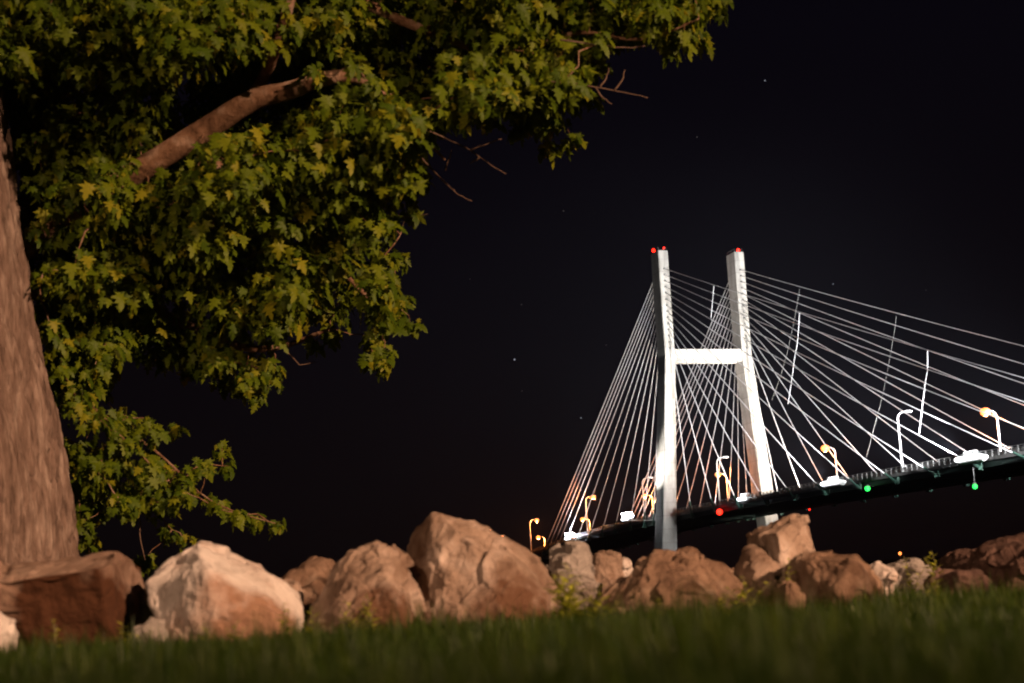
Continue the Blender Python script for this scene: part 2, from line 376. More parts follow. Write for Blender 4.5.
for t, fc, lab, w in ((-88, -1, 'small far-side floodlight seen low through the left cables', 85e3), (-30, -1, 'small far-side floodlight glinting beside the near tower leg', 45e3),
                      (40, 1, 'far-side floodlight behind the far tower leg', 45e3), (88, 1, 'far-side floodlight past the far tower leg', 85e3), (140, 1, 'far-side floodlight at the right end of the deck', 150e3)):
    floodlight(t, 1, lab, fc, w)
floodlight(192, -1, 'unseen near-side floodlight added beyond the right edge', 1, 190e3)  # unseen flood added to brighten the right-hand cables
floodlight(196, 1, 'unseen far-side floodlight added beyond the right edge', 1, 190e3)  # likewise added for the cables of the far plane
# aircraft beacons and navigation lights
def beacon(P, label, r=.52, group='red beacons on the tower tops'):
    o = tag(empty('aircraft_beacon', P), label, 'beacon', group)
    mb = MB(); mb.tube([ZV*0, ZV*.5], .22, 8); mb.build('base', MT['plate'], o)
    mb = MB(); mb.ball(ZV*.95, r, 1.1); mb.build('lens', MT['red'], o, True)
    light('beacon_glow', 'POINT', ZV*1.9, 250, (1, .05, .02), .3).parent = o
beacon(BP(-13.2, -1.5, 97.0), 'bright red beacon on top of the near tower leg, outer corner')
beacon(BP(-11.4, 2.0, 97.0), 'dim red beacon on top of the near tower leg, inner corner', .26)
beacon(BP(12.9, .8, 97.0), 'red beacon on top of the far tower leg')
def nav(x, y, s, mat, label, r=.6, col=(0, 1, .1), watts=300):
    P = on_plane(x, y, s); t = (P-BC).dot(AX); top = deck_z(t)-1.6
    o = tag(empty('navigation_light', P), label, 'navigation light', 'navigation lights under the deck')
    mb = MB(); mb.tube([ZV*(top-P.z), ZV*.5], .07, 6); mb.tube([ZV*(top-P.z-.2), ZV*(top-P.z-.2)+NX*(1.6 if s < 0 else -1.6)], .07, 6); mb.build('hanger', MT['rail'], o)
    mb = MB(); mb.tube([ZV*.45, ZV*.8], [.45, .2], 10); mb.build('cap', MT['plate'], o)
    mb = MB(); mb.ball(ZV*0, r, 1.0); mb.build('lens', mat, o, True)
    light('nav_glow', 'POINT', -ZV*.2-NX*1.6, watts*.02, col, .3).parent = o
nav(867.5, 488.5, -14.1, MT['green'], 'bright green navigation light hanging under the deck, left of the other green one')
nav(975, 486.5, -14.1, MT['green'], 'bright green navigation light hanging under the deck near the right edge', .5)
nav(719.5, 512, -14.1, MT['red'], 'bright red navigation light hanging under the deck between the tower legs', .8, (1, .03, .01))
nav(809.5, 509.5, 10, MT['red'], 'tiny red navigation light far under the deck, right of the far tower leg', .22, (1, .03, .01), 40)
o = tag(empty('pier_fill_light', BP(13.0, 7.2, -3.2)), 'unseen floodlight added on the pier footing to light the foot of the far tower leg', 'floodlight')
MB().box(ZV*.5, (.5, .4, .3), (NX, AX, ZV)).tube([ZV*0, ZV*.3], .15, 8).build('housing', MT['pole'], o)
light('pier_fill_beam', 'SPOT', BP(12.0, 11.0, -1.5), 22e3, (1, .93, .84), .3, aim=BP(16.5, 3, 12), cone=70, blend=1, parent=o)  # added light, hidden from view, brightens the foot of the far leg
# lamp on the far bank
P = at(900, 553.5, 800)
o = tag(empty('shore_lamp', P-ZV*6), 'tiny orange lamp on the far dark shore above the low rocks', 'lamp')
MB().tube([ZV*-8, ZV*6], .15, 6).build('pole', MT['pole'], o); mb = MB(); mb.ball(ZV*6, .9, 1); mb.build('lamp_bulb', MT['sodium_dim'], o, True)
# stars
STAR = MB().ball((0,0,0), 1.0, 1.0, 8, 5).mesh('star'); STAR.materials.append(MT['star']); STAR2 = STAR.copy(); MT['star_dim'] = emit('faint_starlight', (.9,.8,.75), .12); STAR2.materials[0] = MT['star_dim']
for x, y, r, lab in ((514.5,359.5,4.6,'brightest star, alone in the sky left of the bridge tower'), (522,391,3.0,'faint star just below the brightest star'), (563.5,211,2.8,'faint star high between the tree and the tower'),
                     (765,80.5,3.6,'star high at the top right, above the towers'), (833,284,3.2,'reddish star just above the outermost right cable'), (581,418,3.4,'star near the left cables, above the lamps'),
                     (606,345,2.2,'faint star left of the near tower leg'), (926,290,2.2,'faint star above the cables near the right edge'), (697,137,2.4,'faint star right of the tree, below its highest tip'), (470,279,2.2,'faint star close to the right edge of the tree crown'), (521.5,304.5,2.6,'faint star above the brightest star')):
    st = bpy.data.objects.new('star', STAR if r > 3 else STAR2); COL.objects.link(st); st.location = at(x, y, 8000); st.scale = (r,)*3
    tag(st, lab, 'star', 'stars in the night sky')

# ------------------------------------------------------------ riprap boulders
def rock_mat(name, a, b_, c, stain, st_scale=1.3, thr=(.48, .60)):
    return mottled(name, [a, b_, c], thr=thr, scale=3.2, detail=9, rough=.92, bump=.9, bscale=14, dist=.05, stain=stain, stain_scale=st_scale, spec=.15)
MT['pale'] = rock_mat('pale_limestone', (.36,.30,.26), (.58,.52,.48), (.74,.69,.65), (.26,.15,.10), .9)
MT['tan'] = rock_mat('tan_limestone', (.13,.085,.060), (.28,.205,.158), (.50,.41,.355), (.10,.052,.030))
MT['brown'] = rock_mat('brown_limestone', (.085,.05,.032), (.20,.13,.09), (.40,.31,.24), (.05,.026,.015), 1.1)
MT['dark'] = rock_mat('dimmed_reddish_stone', (.05,.028,.022), (.10,.06,.048), (.17,.11,.09), (.03,.016,.012), 1.3)  # stone colour darkened for the weaker light at the right end
MT['dark_patched'] = rock_mat('dark_patched_slab', (.19,.12,.085), (.27,.185,.14), (.38,.28,.22), (.055,.022,.010), .75, (.475, .55))  # tan stone with heavy dark reddish-brown patches
MT['grey'] = rock_mat('grey_limestone', (.17,.15,.135), (.28,.25,.225), (.37,.34,.31), (.12,.095,.08))
def boulder(label, outline, D, thick, mat, front=None, level=4, rough=1.0, seed=0, smooth=2, sink=.12, foot=None, chip=1.0, group='boulders of the rock bank'):
    r = random.Random(seed+11)
    out = [at(x, y, D) for x, y in outline]
    cx = sum(p.x for p in out)/len(out); cz = sum(p.z for p in out)/len(out); c = Vector((cx, D, cz))
    size = max(max(p.x for p in out)-min(p.x for p in out), max(p.z for p in out)-min(p.z for p in out))
    pts = [p+Vector((0, r.uniform(-.18, .18)*thick, 0)) for p in out]
    back = [c+(p-c)*r.uniform(.6, .85)+Vector((0, thick*r.uniform(.45, .6), 0)) for p in out]
    pts += back
    if front: pts += [at(x, y, D+dy) for x, y, dy in front]
    else: pts += [c+(p-c)*r.uniform(.45, .75)+Vector((0, -thick*r.uniform(.35, .55), 0)) for p in out[::1]]
    lo = min(p.x for p in out); hi = max(p.x for p in out); gzv = min(p.z for p in out)-sink
    fl, fr = (lo+.06*(hi-lo), hi-.06*(hi-lo)) if not foot else (at(foot[0], 600, D).x, at(foot[1], 600, D).x)
    for x in (fl, (fl+fr)/2, fr):
        for yy in (D-thick*.42, D+thick*.45): pts.append(Vector((x, yy, min(gzv, .0))))
    base = Vector((cx, D, min(gzv, 0)))
    bm = bmesh.new()
    for p in pts: bm.verts.new(p-base)
    bmesh.ops.convex_hull(bm, input=bm.verts[:])
    loose = [v for v in bm.verts if not v.link_faces]; bmesh.ops.delete(bm, geom=loose, context='VERTS')
    bmesh.ops.triangulate(bm, faces=bm.faces[:])
    for _ in range(2):                           # even out the long triangles before refining
        long_ = [e for e in bm.edges if e.calc_length() > size*.5]
        if long_: bmesh.ops.subdivide_edges(bm, edges=long_, cuts=1); bmesh.ops.triangulate(bm, faces=bm.faces[:])
    for _ in range(level): 
        bmesh.ops.subdivide_edges(bm, edges=bm.edges[:], cuts=1, use_grid_fill=True)
        if _ == level-1: bmesh.ops.smooth_vert(bm, verts=bm.verts[:], factor=.5, use_axis_x=True, use_axis_y=True, use_axis_z=True)
    for _ in range(smooth): bmesh.ops.smooth_vert(bm, verts=bm.verts[:], factor=.5, use_axis_x=True, use_axis_y=True, use_axis_z=True)
    bm.normal_update()
    so = Vector((seed*7.3, seed*3.1, seed*5.7)); k = rough; cs = 1/max(.20, size*.34)
    def chips(p, f_, a_):                        # broken facets: every cell of the rock is a slightly tilted plane
        w_ = Vector((noise.noise(p*5), noise.noise(p*5+Vector((3, 8, 1))), noise.noise(p*5+Vector((6, 2, 9)))))*.06
        q = (p+w_)*f_; ds, cp = noise.voronoi(q)
        c_ = cp[0]; h = noise.cell_vector(c_*3.17+Vector((.5, .5, .5)))
        return ((q-c_).dot(h-Vector((.5, .5, .5)))*a_ + (h.x-.5)*a_*.6)/f_
    mv = []
    for v in bm.verts:
        p = v.co+so; n1 = noise.noise(p*2.2/max(.35, size)); n2 = noise.noise(p*6.5); n3 = noise.noise(p*15); n4 = noise.noise(p*34)
        mv.append(v.normal*(k*(size*.035*n1 + .012*n2 + .008*n3 + .005*n4) + chip*(chips(p, cs, .40)+chips(p+Vector((4, 4, 4)), cs*2.9, .26))))
    for v, d in zip(bm.verts, mv): v.co += d
    bmesh.ops.smooth_vert(bm, verts=bm.verts[:], factor=.35, use_axis_x=True, use_axis_y=True, use_axis_z=True)
    me = bpy.data.meshes.new('boulder'); bm.to_mesh(me); bm.free()
    o = link('boulder', me, mat, None, True); o.location = base
    tag(o, label, 'boulder', group)
    return o
boulder('long flat-topped brown slab at the left edge, in front of the tree trunk', [(-60,575),(10,566),(70,561),(122,553),(132,560),(137,600),(139,628),(80,645),(-60,660)], 8.3, 1.0, MT['dark_patched'],
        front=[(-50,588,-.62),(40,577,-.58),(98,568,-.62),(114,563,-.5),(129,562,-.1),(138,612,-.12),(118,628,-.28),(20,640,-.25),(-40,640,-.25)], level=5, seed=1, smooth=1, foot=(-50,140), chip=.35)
boulder('small pale rock in the bottom left corner, cut by the photo edge', [(-30,640),(-25,612),(0,612),(9,626),(8,645)], 7.4, .3, MT['pale'], level=4, seed=2)
boulder('big pale whitish boulder with a pointed top, second from left', [(150,584),(155,572),(175,560),(196,539),(206,545),(218,556),(236,551),(254,566),(272,575),(293,593),(303,616),(300,628),(240,640),(195,632),(172,612)], 8.0, .95, MT['pale'],
        front=[(198,543,-.10),(206,574,-.44),(186,606,-.34),(218,612,-.5),(272,612,-.45),(244,576,-.22),(292,624,-.3),(165,586,-.12)], level=5, seed=3, foot=(192,296), chip=.32, smooth=1)
boulder('small rock wedged between the long slab and the pale boulder', [(139,600),(146,588),(154,594),(162,606),(166,622),(142,630)], 8.5, .4, MT['tan'], level=4, seed=4)
boulder('low grey stone on the ground under the pale boulder, left side', [(135,628),(150,612),(170,616),(182,632),(170,645),(138,645)], 7.7, .35, MT['grey'], level=4, seed=5)
boulder('narrow tan rock leaning on the right flank of the pale boulder', [(276,580),(284,576),(294,584),(301,600),(300,618),(284,610)], 8.6, .35, MT['tan'], level=4, seed=6)
boulder('brown boulder with a sloping top behind the narrow rock', [(286,579),(300,568),(320,562),(331,567),(330,585),(310,612),(292,612)], 9.4, .6, MT['brown'], level=4, seed=7)
boulder('broad tan boulder with a peaked top, left of the biggest boulder', [(304,612),(318,592),(336,566),(356,551),(376,539),(390,543),(407,553),(414,575),(420,606),(412,625),(320,632)], 8.15, .9, MT['tan'],
        front=[(340,590,-.2),(376,545,-.06),(385,572,-.3),(398,600,-.42),(340,622,-.4),(412,612,-.2),(355,560,-.12)], level=5, seed=8)
boulder('biggest boulder, massive brown block with a lumpy top in the middle', [(408,585),(409,548),(413,534),(424,528),(434,515),(446,520),(457,529),(470,529),(490,530),(507,535),(524,548),(540,566),(556,590),(561,612),(550,636),(440,640),(416,622)], 8.7, 1.1, MT['tan'],
        front=[(432,526,-.1),(436,560,-.28),(448,600,-.45),(470,540,-.34),(515,560,-.42),(500,610,-.6),(545,610,-.35),(440,632,-.42),(530,632,-.5)], level=5, seed=9, chip=.55)
boulder('upright greyish boulder just right of the biggest boulder', [(545,560),(550,547),(562,541),(576,542),(584,548),(590,562),(597,580),(602,604),(590,622),(560,622)], 9.2, .6, MT['grey'], level=5, seed=10)
boulder('rounded rock with a pinkish face right of the upright grey boulder', [(586,562),(594,554),(608,552),(618,556),(622,566),(618,584),(596,590)], 10.2, .5, MT['tan'], level=4, seed=12)
boulder('small pale rock half hidden behind the rounded pinkish rock', [(612,566),(620,557),(628,560),(632,572),(628,584),(614,584)], 10.9, .4, MT['pale'], level=4, seed=13)
boulder('wide low brown boulder under the near tower leg', [(606,604),(616,582),(640,568),(648,550),(660,547),(684,556),(700,554),(712,562),(730,570),(736,584),(735,602),(716,622),(612,626)], 8.9, 1.0, MT['brown'],
        front=[(655,556,-.05),(640,580,-.3),(668,575,-.3),(690,588,-.42),(705,570,-.22),(650,615,-.45),(718,606,-.32),(620,612,-.3)], level=5, seed=14)
boulder('pale stone showing in the dip right of the wide low boulder', [(728,575),(740,566),(752,570),(756,585),(748,604),(730,604)], 10.4, .5, MT['brown'], level=4, seed=15)
boulder('upright tan block with a flat top standing on the rocks below the far tower leg', [(750,545),(751,535),(762,527),(788,518),(804,516),(810,524),(815,545),(813,560),(800,578),(772,576),(758,566)], 9.3, .6, MT['tan'],
        front=[(756,536,-.12),(778,532,-.42),(780,548,-.44),(786,566,-.42),(807,524,.0),(810,556,.0),(764,562,-.15)], level=5, seed=16, smooth=1, sink=.5, chip=.5)
boulder('pale rock leaning against the left foot of the upright block', [(742,566),(752,552),(764,556),(772,572),(776,590),(764,606),(744,604)], 9.0, .4, MT['tan'], level=4, seed=17)
boulder('squared brown block with one lit end lying right of the upright block', [(786,566),(800,556),(828,554),(854,558),(866,568),(878,578),(884,590),(876,604),(850,610),(790,604)], 8.6, .7, MT['brown'],
        front=[(798,560,-.15),(852,560,-.42),(840,592,-.46),(880,582,.12),(876,600,.05),(792,600,-.0),(842,605,-.42)], level=5, seed=18, smooth=1, chip=.5)
boulder('small tan rock in the grass at the foot of the squared block', [(778,592),(786,582),(796,588),(800,604),(782,608)], 8.0, .3, MT['brown'], level=4, seed=19)
boulder('small pale rock right of the squared brown block', [(866,574),(876,566),(888,570),(894,584),(890,598),(872,598)], 9.4, .4, MT['pale'], level=4, seed=20)
boulder('low flat grey rock under the tiny shore lamp', [(884,576),(894,566),(912,562),(932,566),(944,576),(940,592),(890,594)], 10.0, .6, MT['grey'], level=4, seed=21)
boulder('low reddish rock between the flat grey rock and the dark rock at right', [(930,582),(944,573),(966,570),(984,576),(990,590),(960,598),(934,594)], 9.2, .5, MT['dark'], level=4, seed=22)
boulder('large dark reddish rock at the right edge of the photo', [(968,576),(972,562),(990,548),(1008,541),(1030,538),(1075,550),(1080,590),(1020,596),(975,590)], 9.6, .9, MT['dark'], level=5, seed=23)
boulder('dark rock behind, left of the large reddish rock at right', [(944,566),(952,552),(974,546),(990,550),(996,566),(980,580),(950,578)], 11.0, .7, MT['dark'], level=4, seed=24)
# a few more of the same bank outside the frame, so it does not end at the picture's edge
boulder('brown boulder left of the long slab, outside the photo', [(-150,600),(-130,570),(-90,560),(-66,580),(-62,640),(-150,650)], 8.8, .9, MT['brown'], seed=25)
boulder('tan boulder right of the dark reddish rock, outside the photo', [(1078,580),(1090,545),(1120,530),(1160,540),(1180,580),(1160,600),(1085,600)], 9.2, .9, MT['tan'], seed=26)

# ------------------------------------------------------------ the maple tree
TD = 11.2
tree_base = at(-8, 600, TD); tree_base.z = 0
tree = tag(empty('maple_tree', tree_base), 'big maple tree with a thick ridged trunk and drooping leafy branches on the left', 'tree')
TB = tree_base
def local(P): return Vector(P)-TB
MT['bark'] = mottled('bark', [(.10,.066,.05),(.21,.145,.115),(.37,.285,.235)], scale=4.5, detail=10, rough=.95, bump=1, bscale=6, dist=.07, mapscale=(3.4,3.4,.6), spec=.1)
MT['limb'] = mottled('limb_bark', [(.09,.046,.026),(.20,.112,.066),(.38,.27,.20)], scale=6, detail=9, rough=.85, bump=1, bscale=16, dist=.04, spec=.15)
MT['twig'] = plain('dead_twig_bark', (.10,.062,.042), .9)
redge = [(640,98),(590,84),(555,76.5),(500,70),(430,57),(380,45),(330,33),(260,21.5),(190,10),(110,-1),(40,-12),(-60,-30),(-200,-50)]
# centre line and radius of the trunk by height
cl = []
for y, xr in redge:
    rad = .56 if y < 520 else .56+.16*((y-520)/120)**1.5
    rad *= 1-.16*max(0, (520-y))/720
    cl.append((at(xr-5, y, TD)-Vector((rad, 0, 0)), rad))
cl[0][0].z = min(cl[0][0].z, -.15)
NA = 380; NZ = 560
vs = []; zl = np.linspace(0, len(cl)-1, NZ)
for zi in zl:
    i = min(int(zi), len(cl)-2); f_ = zi-i
    c = cl[i][0].lerp(cl[i+1][0], f_); rad = cl[i][1]*(1-f_)+cl[i+1][1]*f_
    for k in range(NA):
        a = 2*PI*k/NA; ca, sa = math.cos(a), math.sin(a)
        q = Vector((ca*3.0, sa*3.0, c.z*.9))
        w_ = Vector((noise.noise(q*1.3), noise.noise(q*1.3+Vector((5,5,5))), 0))*.5
        q2 = Vector((ca*9.5, sa*9.5, c.z*1.9))+w_*1.6
        rid = 1-abs(noise.noise(q2))*2; rid2 = 1-abs(noise.noise(q2*2.1+Vector((3,1,7))))*2
        qv = Vector((ca*rad/.036, sa*rad/.036, c.z/.75)) + Vector((noise.noise(q*2.1), noise.noise(q*2.1+Vector((4, 1, 2))), noise.noise(q*1.7+Vector((1, 9, 3)))))*.9
        ds, _cp = noise.voronoi(qv); crack = min(1, (ds[1]-ds[0])*1.7)**.7
        dsp = .055*crack + .012*rid + .007*rid2 + .03*noise.noise(q*.5) + .008*noise.noise(Vector((ca*30, sa*30, c.z*14)))
        fl = 1+.10*math.sin(a*5+1)*max(0, 1-c.z/.5)**2
        vs.append(local(c+Vector((ca, sa, 0))*(rad*fl+dsp)))
fs = [(j*NA+k, j*NA+(k+1) % NA, (j+1)*NA+(k+1) % NA, (j+1)*NA+k) for j in range(NZ-1) for k in range(NA)]
MB().add(vs, fs).build('trunk', MT['bark'], tree, True)
LIMBS = []      # (points, radii) used to hang the twigs on
def limb(pix, radii, n=10, wob=.012):
    pts = [at(x, y, Y) for x, y, Y in pix]
    # Catmull-Rom refinement
    P = [pts[0]]+pts+[pts[-1]]; out = []; rr = []
    for i in range(len(pts)-1):
        for k in range(6):
            t = k/6; p0, p1, p2, p3 = P[i], P[i+1], P[i+2], P[i+3]
            out.append(.5*((2*p1)+(p2-p0)*t+(2*p0-5*p1+4*p2-p3)*t*t+(3*p1-p0-3*p2+p3)*t**3)); rr.append(radii[i]*(1-t)+radii[i+1]*t)
    out.append(pts[-1]); rr.append(radii[-1])
    out = [p+Vector((noise.noise(p*3), noise.noise(p*3+Vector((7,0,0))), noise.noise(p*3+Vector((0,7,0)))))*wob for p in out]
    mb = MB(); mb.tube([local(p) for p in out], rr, n); o = mb.build('limb', MT['limb'], tree, True)
    LIMBS.append((out, rr)); return o
# main limb seen crossing the crown, then the others
limb([(-50,300,11.6),(40,236,11.8),(85,203,11.6),(125,178,11.35),(190,140,11.1),(245,104,10.9),(290,90,10.8),(345,76,10.75),(385,96,10.7),(415,128,10.65),(445,160,10.5)], [.12,.105,.10,.096,.092,.086,.070,.048,.022,.013,.008], 14)
limb([(235,112,11.1),(262,82,11.1),(278,40,10.5),(300,-40,10.4),(330,-120,10.3)], [.05,.048,.042,.04,.035], 12)
limb([(300,-40,10.4),(380,10,10.6),(470,46,10.7),(530,46,10.6),(580,33,10.4),(640,40,10.2),(700,18,10.0)], [.05,.04,.03,.022,.016,.01,.006])
limb([(-30,250,11.4),(40,290,12.0),(120,300,12.6),(200,330,12.8),(260,350,12.9),(330,330,12.9)], [.12,.08,.06,.045,.03,.015])
limb([(-20,330,11.6),(30,370,12.6),(110,420,12.9),(160,455,12.8),(210,500,12.6),(275,524,12.4)], [.06,.035,.018,.012,.008,.004])
limb([(-60,60,11.2),(-40,0,10.8),(20,-70,10.4),(110,-160,10.2)], [.14,.1,.08,.05])
limb([(190,143,11.15),(250,190,11.7),(310,240,12.2),(360,290,12.4),(395,320,12.4)], [.05,.04,.03,.02,.01])
limb([(-120,-60,11.2),(-220,-140,11.0),(-330,-200,10.6)], [.2,.13,.07])
limb([(-70,-150,11.2),(60,-220,11.4),(200,-260,11.6),(360,-240,11.6)], [.2,.14,.09,.05])
# crown outline in the view, sampled in depth
CROWN = [(-60,-60),(735,-60),(733,2),(714,14),(706,30),(702,46),(680,49),(655,48),(640,38),(606,52),(600,72),(594,84),(590,100),(583,118),(566,140),(545,148),(526,134),(508,112),(496,122),(478,118),(470,132),(450,132),(440,148),(427,152),(428,180),(420,200),(403,212),(402,245),(398,262),(404,290),(412,318),(400,342),(383,370),(366,350),(338,338),(312,344),(286,342),(282,372),(264,394),(236,398),(214,384),(182,386),(176,362),(120,366),(112,385),(118,405),(150,412),(180,420),(178,438),(152,440),(168,458),(200,454),(228,446),(228,464),(204,478),(186,476),(200,492),(242,512),(283,520),(280,530),(240,526),(200,508),(172,512),(192,536),(190,546),(164,528),(136,518),(110,522),(92,550),(78,552),(66,500),(44,360),(24,250),(8,150),(-4,105),(-60,60)]
HOLES = [((182,150-20),14,9),((165,308),22,14),((338,283),20,9),((355,318),18,9),((385,85),14,10),((300,318),14,8),((205,70),26,14),((60,40),22,14),((90,440),10,8),((255,340),14,10)]
def inside(x, y, poly):
    c = False; j = len(poly)-1
    for i in range(len(poly)):
        xi, yi = poly[i]; xj, yj = poly[j]
        if (yi > y) != (yj > y) and x < (xj-xi)*(y-yi)/(yj-yi)+xi: c = not c
        j = i
    return c
def edge_dist(x, y, poly):
    m_ = 1e9
    for i in range(len(poly)):
        x1, y1 = poly[i]; x2, y2 = poly[i-1]
        L2 = (x2-x1)**2+(y2-y1)**2; t = max(0, min(1, ((x-x1)*(x2-x1)+(y-y1)*(y2-y1))/max(L2, 1e-6)))
        m_ = min(m_, math.hypot(x-x1-t*(x2-x1), y-y1-t*(y2-y1)))
    return m_
def depth_range(x, y):
    # upper limbs reach towards the viewer, the low boughs hang behind the trunk
    k = sstep(60, 420, y)
    return 9.9+2.2*k, 12.6+1.4*k
LIT = [(at(x, y, Y)) for x, y, Y in ((135,172,11.3),(165,155,11.2),(195,137,11.1),(222,120,11.0),(250,102,10.9),(285,92,10.8),(325,80,10.75),(3,130,10.9),(6,170,10.85),(10,210,10.8),(14,250,10.75))]
def shades_limb(P, rad):
    for q in LIT:
        d = PARK-q; k = max(0, min(1, (P-q).dot(d)/d.length_squared))
        if k > .002 and (P-q-d*k).length < rad*.8+.09: return True
    return False
clumps = []
r_ = random.Random(21)
tries = 0
while len(clumps) < 620 and tries < 90000:
    tries += 1
    x = r_.uniform(-55, 735); y = r_.uniform(-55, 555)
    if not inside(x, y, CROWN): continue
    if any(((x-h[0][0])/(h[1]+8))**2+((y-h[0][1])/(h[2]+8))**2 < 1 for h in HOLES): continue
    ed = edge_dist(x, y, CROWN)
    if ed < 7: continue
    a, b2 = depth_range(x, y); Y = r_.uniform(a, b2)
    rad = min(.30, max(.10, ed*Y/F_PX*.95))
    if x < 62 and Y < 11.9 and y > 90: Y = r_.uniform(11.9, b2+.6)
    elif x < 125 and Y < 11.3 and y > 90: Y = r_.uniform(11.3, b2)
    P = at(x, y, Y)
    if Y < 11.5 and min(math.hypot(x-(120+225*t), y-(178-103*t)+8*math.sin(PI*t)) for t in [k_/14 for k_ in range(15)]) < 17+rad*F_PX/Y*.55: continue
    if shades_limb(P, rad): continue
    if any((P-q[0]).length < .55*(rad+q[1])*.70 for q in clumps): continue
    clumps.append((P, rad))
for x, y, Y, rd in ((52,262,11.7,.12),(46,205,11.8,.13),(62,235,11.6,.16),(80,190,11.3,.18),(95,222,11.2,.16),(100,165,10.9,.13),(66,150,11.5,.2),(50,172,11.7,.12),(116,208,11.0,.12),(372,86,10.35,.13),(398,106,10.3,.13),(352,62,10.4,.11),(415,135,10.3,.1),(124,184,10.95,.085),(130,164,11.0,.07),(112,170,10.95,.1),(200,148,10.85,.06),(318,70,10.55,.08),(345,90,10.5,.08),(30,185,11.45,.10),(36,230,11.45,.10),(42,275,11.45,.10),(50,325,11.5,.1),(24,145,11.45,.1),(26,205,11.9,.1),(70,120,11.4,.2),(100,185,10.9,.12),(40,140,11.8,.14),(30,100,11.8,.14),(75,265,11.0,.16),(52,300,11.9,.13),(60,440,12.6,.1),(75,490,12.6,.12),(88,540,12.5,.1),(150,430,12.2,.14),(165,500,12.2,.12),(185,475,12.3,.1),(135,505,12.3,.12),(110,470,12.4,.18),(85,450,12.5,.16),(205,465,12.4,.08),(265,370,12.2,.16),(248,380,12.0,.13),(225,360,12.2,.16),
                    (60,370,11.6,.12),(75,395,11.6,.14),(100,420,11.7,.14),(125,440,11.8,.13),(150,470,11.8,.12),(185,492,12,.09),(60,340,11.6,.13),(95,365,11.8,.14),(215,507,12,.07),(240,515,12,.06),(95,470,11.8,.16),(120,500,11.9,.12),(85,520,11.9,.12)):
    clumps.append((at(x, y, Y), rd))
n_view = len(clumps)
# the part of the crown above and left of the picture
tries = 0
while len(clumps) < n_view+230 and tries < 30000:
    tries += 1
    x = r_.uniform(-900, 700); y = r_.uniform(-640, -50) if r_.random() < .8 else r_.uniform(-640, 300)
    if x > -70 and y > -60: continue
    u = ((x+120)/800)**2+((y-60)/700)**2
    if u > 1: continue
    Y = r_.uniform(9.6, 14.5); rad = r_.uniform(.26, .42); P = at(x, y, Y)
    if any((P-q[0]).length < .7*(rad+q[1])*.8 for q in clumps): continue
    clumps.append((P, rad))
# edge sprays that give the crown its ragged outline: single small bunches
SPRAYS = [(718,8),(703,40),(672,46),(590,96),(572,138),(550,146),(520,128),(487,120),(423,172),(410,212),(399,258),(404,300),(410,322),(384,366),(372,360),(276,378),(258,396),(228,466),(222,448),(176,428),(276,522),(255,520),(236,514),(222,505),(212,500),(186,540),(172,530),(94,548),(168,360),(146,558),(143,563),(312,343),(330,335)]
for x, y in SPRAYS:
    a, b2 = depth_range(x, y); clumps.append((at(x, y, (a+b2)/2-.1), .085))
# twigs: each clump joins the nearest wood that is already there
nodes = [p for pts, rr in LIMBS for p in pts]; nrad = [min(.03, r0*.5) for pts, rr in LIMBS for r0 in rr]
arr = np.array([tuple(p) for p in nodes]); order = list(range(len(clumps)))
dmin = [float(np.min(np.linalg.norm(arr-np.array(tuple(clumps[i][0])), axis=1))) for i in order]
order.sort(key=lambda i: dmin[i])
tw = MB()
for i in order:
    P, rad = clumps[i]; pa = np.array(tuple(P)); d = np.linalg.norm(arr-pa, axis=1); j = int(np.argmin(d)); q = Vector(arr[j]); L_ = d[j]
    if L_ < .04: continue
    mid = [q.lerp(P, t)+Vector((r_.uniform(-1,1), r_.uniform(-1,1), r_.uniform(-.4,1.2)))*L_*.10*math.sin(PI*t) for t in (0, .25, .5, .75, 1)]
    r0 = min(.02, .005+.008*L_)
    tw.tube([local(p) for p in mid], [r0, r0*.85, r0*.7, r0*.55, .003], 5, cap=False)
    arr = np.vstack([arr, [tuple(p) for p in mid[1:]]])
# bare twigs sticking out of the crown
for pix in ([(390,120,10.8),(415,150,10.9),(440,178,10.9),(458,195,10.9),(472,201,10.9)], [(445,170,10.9),(452,150,10.9)], [(428,165,10.9),(450,188,10.9),(455,190,10.9)], [(405,122,10.8),(440,136,10.8),(470,150,10.8),(490,165,10.8),(506,174,10.8)],
            [(470,150,10.8),(492,142,10.8),(502,139,10.8)], [(480,157,10.8),(470,164,10.8)], [(540,80,10.3),(575,84,10.2),(600,88,10.2),(625,92,10.2),(648,98,10.2)], [(600,88,10.2),(606,78,10.2),(609,68,10.2)], [(615,90,10.2),(622,80,10.2),(625,70,10.2)],
            [(596,88,10.2),(603,98,10.2),(612,104,10.2)], [(560,40,10),(600,45,10),(625,48,10),(645,46,10)], [(140,520,12.4),(140,540,12.4),(145,560,12.4)], [(395,215,11.8),(410,218,11.8),(428,214,11.8)], [(280,345,12.4),(300,365,12.4),(316,362,12.4)]):
    pp = [at(*q) for q in pix]; n = len(pp)
    pp2 = []
    for k in range(n-1):
        for t in (0, .33, .66): pp2.append(pp[k].lerp(pp[k+1], t)+Vector((r_.uniform(-1,1), r_.uniform(-1,1), r_.uniform(-1,1)))*.004)
    pp2.append(pp[-1]); m_ = len(pp2)
    bt = MB(); bt.tube([local(p) for p in pp2], [.0055*(1-k/m_)+.0022 for k in range(m_)], 5); bt.build('bare_twig', MT['twig'], tree, True)
tw.build('twigs', MT['limb'], tree, True)
